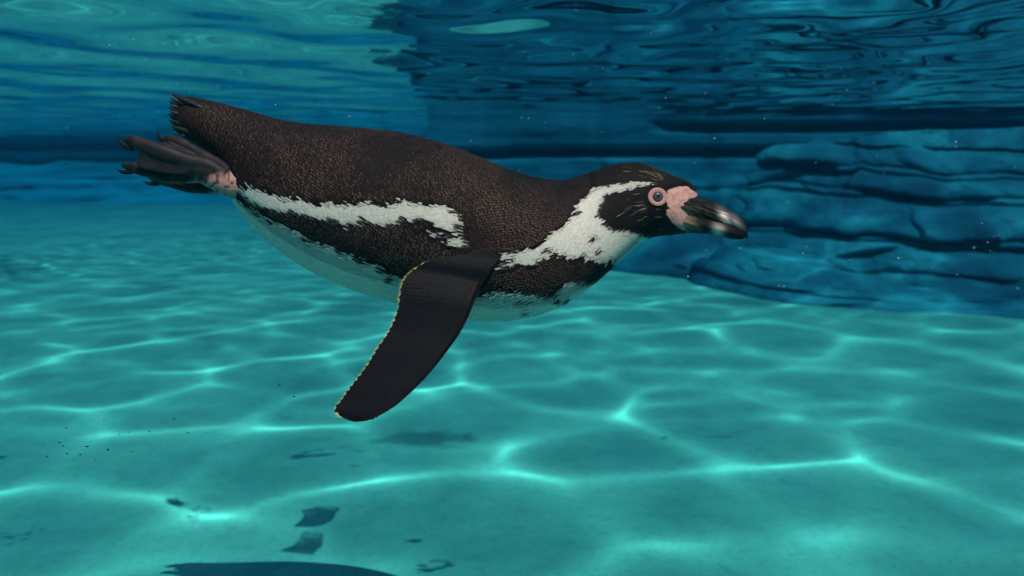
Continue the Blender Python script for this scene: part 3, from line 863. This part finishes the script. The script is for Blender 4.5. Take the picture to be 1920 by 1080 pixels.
def build_foot(dx, dy, y0, mir, parent):
    parts = []
    A = [(420, 332, .002, 16, .8), (392, 313, 0, 15, .8), (350, 301, -.004, 13, .75), (305, 286, -.006, 14.5, .7), (268, 272, -.005, 12.5, .7), (245, 264, -.003, 9.5, .75), (234, 261, -.001, 4, .8)]
    B = [(420, 338, .004, 16, .8), (392, 328, .004, 15, .8), (350, 331, .004, 12, .75), (310, 328, .003, 13, .7), (272, 319, .003, 12, .7), (243, 312, .004, 9, .75), (229, 309, .005, 4, .8)]
    Cc = [(425, 326, .006, 15, .8), (398, 305, .007, 14, .8), (368, 287, .010, 12, .75), (343, 273, .013, 13, .7), (322, 263, .015, 10.5, .75), (309, 258, .016, 4.5, .8)]
    T = [(470, 342, .012, 26, .9), (440, 346, .008, 24, .85), (408, 334, .004, 23, .8), (378, 320, .001, 20, .75), (350, 313, 0, 12, .7)]
    web1 = [(380, 318), (345, 303), (300, 287), (272, 275), (258, 287), (262, 297), (255, 306), (262, 315), (300, 324), (345, 328)]
    web2 = [(385, 304), (345, 300), (300, 284), (276, 272), (300, 268), (318, 264), (343, 275), (370, 288)]
    sh = lambda pth: [(x+dx, y+dy, (z + y0), r, f) for x, y, z, r, f in pth]
    vs, fs = [], []
    def addm(v, f):
        b = sum(len(a) for a in vs); vs.append(v); fs.extend([[i+b for i in q] for q in f])
    for p_ in (A, B, Cc, T): addm(*tube(sh(p_)))
    for wb, zz in ((web1, -.0065), (web2, -.001)):
        n = len(wb); w_ = np.array(wb, float) + (dx, dy)
        fr1 = P(w_[:, 0], w_[:, 1], D + y0 + zz - .0018); bk = P(w_[:, 0], w_[:, 1], D + y0 + zz + .0018)
        addm(np.concatenate([fr1, bk]), [list(range(n)), list(range(2*n-1, n-1, -1))] + [[i, i+n, (i+1) % n + n, (i+1) % n] for i in range(n)])
    v = np.concatenate(vs)
    if mir: v[:, 1] = 2*D - v[:, 1]
    tmp = make('foot', v, fs, None, None, True)
    bm_ = bmesh.new(); bm_.from_mesh(tmp.data); bmesh.ops.recalc_face_normals(bm_, faces=bm_.faces); bm_.to_mesh(tmp.data); bm_.free()
    md = tmp.modifiers.new('r', 'REMESH'); md.mode = 'VOXEL'; md.voxel_size = .0011
    m2 = tmp.modifiers.new('s', 'SMOOTH'); m2.iterations = 3; m2.factor = .5
    dg = bpy.context.evaluated_depsgraph_get()
    me2 = bpy.data.meshes.new_from_object(tmp.evaluated_get(dg))
    co = np.empty(len(me2.vertices)*3); me2.vertices.foreach_get('co', co); co = co.reshape(-1, 3)
    fc_ = [list(p.vertices) for p in me2.polygons]
    bpy.data.objects.remove(tmp)
    px, py = near_px(co)
    ft = make('foot', co, fc_, M_skin, parent, True, foot_colour(px-dx, py-dy), ORG)
    for cl in ([(250, 279, -.003, 4.2, .8), (238, 276, -.003, 4.4, .8), (227, 268, -.003, 3.2, .8), (219, 257, -.002, .5, .8)],
               [(248, 322, .003, 4.2, .8), (238, 323, .003, 4.2, .8), (228, 322, .004, 3.0, .8), (219, 317, .005, .5, .8)],
               [(313, 265, .013, 4, .8), (304, 262, .014, 4, .8), (298, 254, .015, 2.8, .8), (295, 243, .016, .5, .8)]):
        v, f = tube(sh(cl), 10, 6)
        if mir: v[:, 1] = 2*D - v[:, 1]
        make('claw', v, f, M_bill, ft, True, np.tile(np.array([.012, .011, .012]), (len(v), 1)), ORG)


build_foot(0, 0, -.045, False, peng)
build_foot(4, 24, -.032, True, peng)

# ------------------------------------------------------------------ drifting bits in the water
M_deb = NT('debris'); M_deb.set(Roughness=.7); M_deb.b.inputs['Base Color'].default_value = (.012, .02, .03, 1); M_deb = M_deb.m
M_spk = NT('pale_speck'); M_spk.set(Roughness=.6); M_spk.b.inputs['Base Color'].default_value = (.55, .62, .62, 1); M_spk = M_spk.m


def blob(r, seed, squash):
    bm_ = bmesh.new(); bmesh.ops.create_icosphere(bm_, subdivisions=1, radius=1)
    v = np.array([q.co[:] for q in bm_.verts]); f = [[q.index for q in fc.verts] for fc in bm_.faces]; bm_.free()
    g_ = np.random.default_rng(seed)
    return v*(1 + .35*g_.normal(0, 1, (len(v), 1)))*np.array([r*1.3, r*.8, r*squash]), f


deb = [(112, 829, 4), (118, 836, 3), (163, 837, 4.5), (202, 843, 4), (88, 856, 3), (126, 851, 3.4), (150, 852, 3), (223, 815, 2.4), (242, 811, 2.4), (281, 809, 3), (195, 787, 2.6), (124, 802, 2.4),
       (326, 785, 3), (352, 811, 2.4), (246, 847, 2.4), (178, 862, 2.4), (276, 1004, 2.2), (523, 722, 4), (551, 744, 3), (195, 797, 2.2)]
for q, (x, y, r) in enumerate(deb):
    Yd = .72 + .25*rng.random()
    v, f = blob(r*Yd/FPX*.62, q, .55)
    o = make('debris_speck', v, f, M_deb)
    o.location = P(x, y, Yd)
    tag(o, 'tiny dark speck of debris drifting over the floor at lower left', 'debris', 'dark specks drifting at lower left')
sv, sf = [], []
for q in range(90):
    x = rng.uniform(880, 1910) if q < 70 else rng.uniform(60, 880); y = rng.uniform(60, 560) if q < 70 else rng.uniform(20, 250)
    Yd = rng.uniform(.6, 2.4)
    v, f = blob((.7 + 1.0*rng.random()**3)*Yd/FPX, q, .7)
    c = P(x, y, Yd)
    if c[2] > ZS - .03: continue
    b = sum(len(a) for a in sv); sv.append(v + c); sf += [[a + b for a in q_] for q_ in f]
o = make('suspended_specks', np.concatenate(sv), sf, M_spk)
tag(o, 'fine pale specks suspended in the water', 'specks', kind='stuff')

# ------------------------------------------------------------------ the water itself: a clear, faintly blue-green body that swallows red
bm = bmesh.new(); bmesh.ops.create_cube(bm, size=1)
me = bpy.data.meshes.new('haze'); bm.to_mesh(me); bm.free()
mv = bpy.data.materials.new('pool_water_volume'); mv.use_nodes = True
t = mv.node_tree; t.nodes.clear()
pv = t.nodes.new('ShaderNodeVolumePrincipled'); mo = t.nodes.new('ShaderNodeOutputMaterial')
t.links.new(pv.outputs[0], mo.inputs['Volume'])
pv.inputs['Density'].default_value = .5
pv.inputs['Color'].default_value = (.003, .018, .030, 1)
pv.inputs['Absorption Color'].default_value = (.50, .74, .85, 1)
me.materials.append(mv)
hz = bpy.data.objects.new('haze', me); COL.objects.link(hz)
hz.scale = (70, 36, WTOP + .12 + 1.2); hz.location = (-4, 6, (WTOP + .12 - 1.2)/2)
tag(hz, kind='stuff')
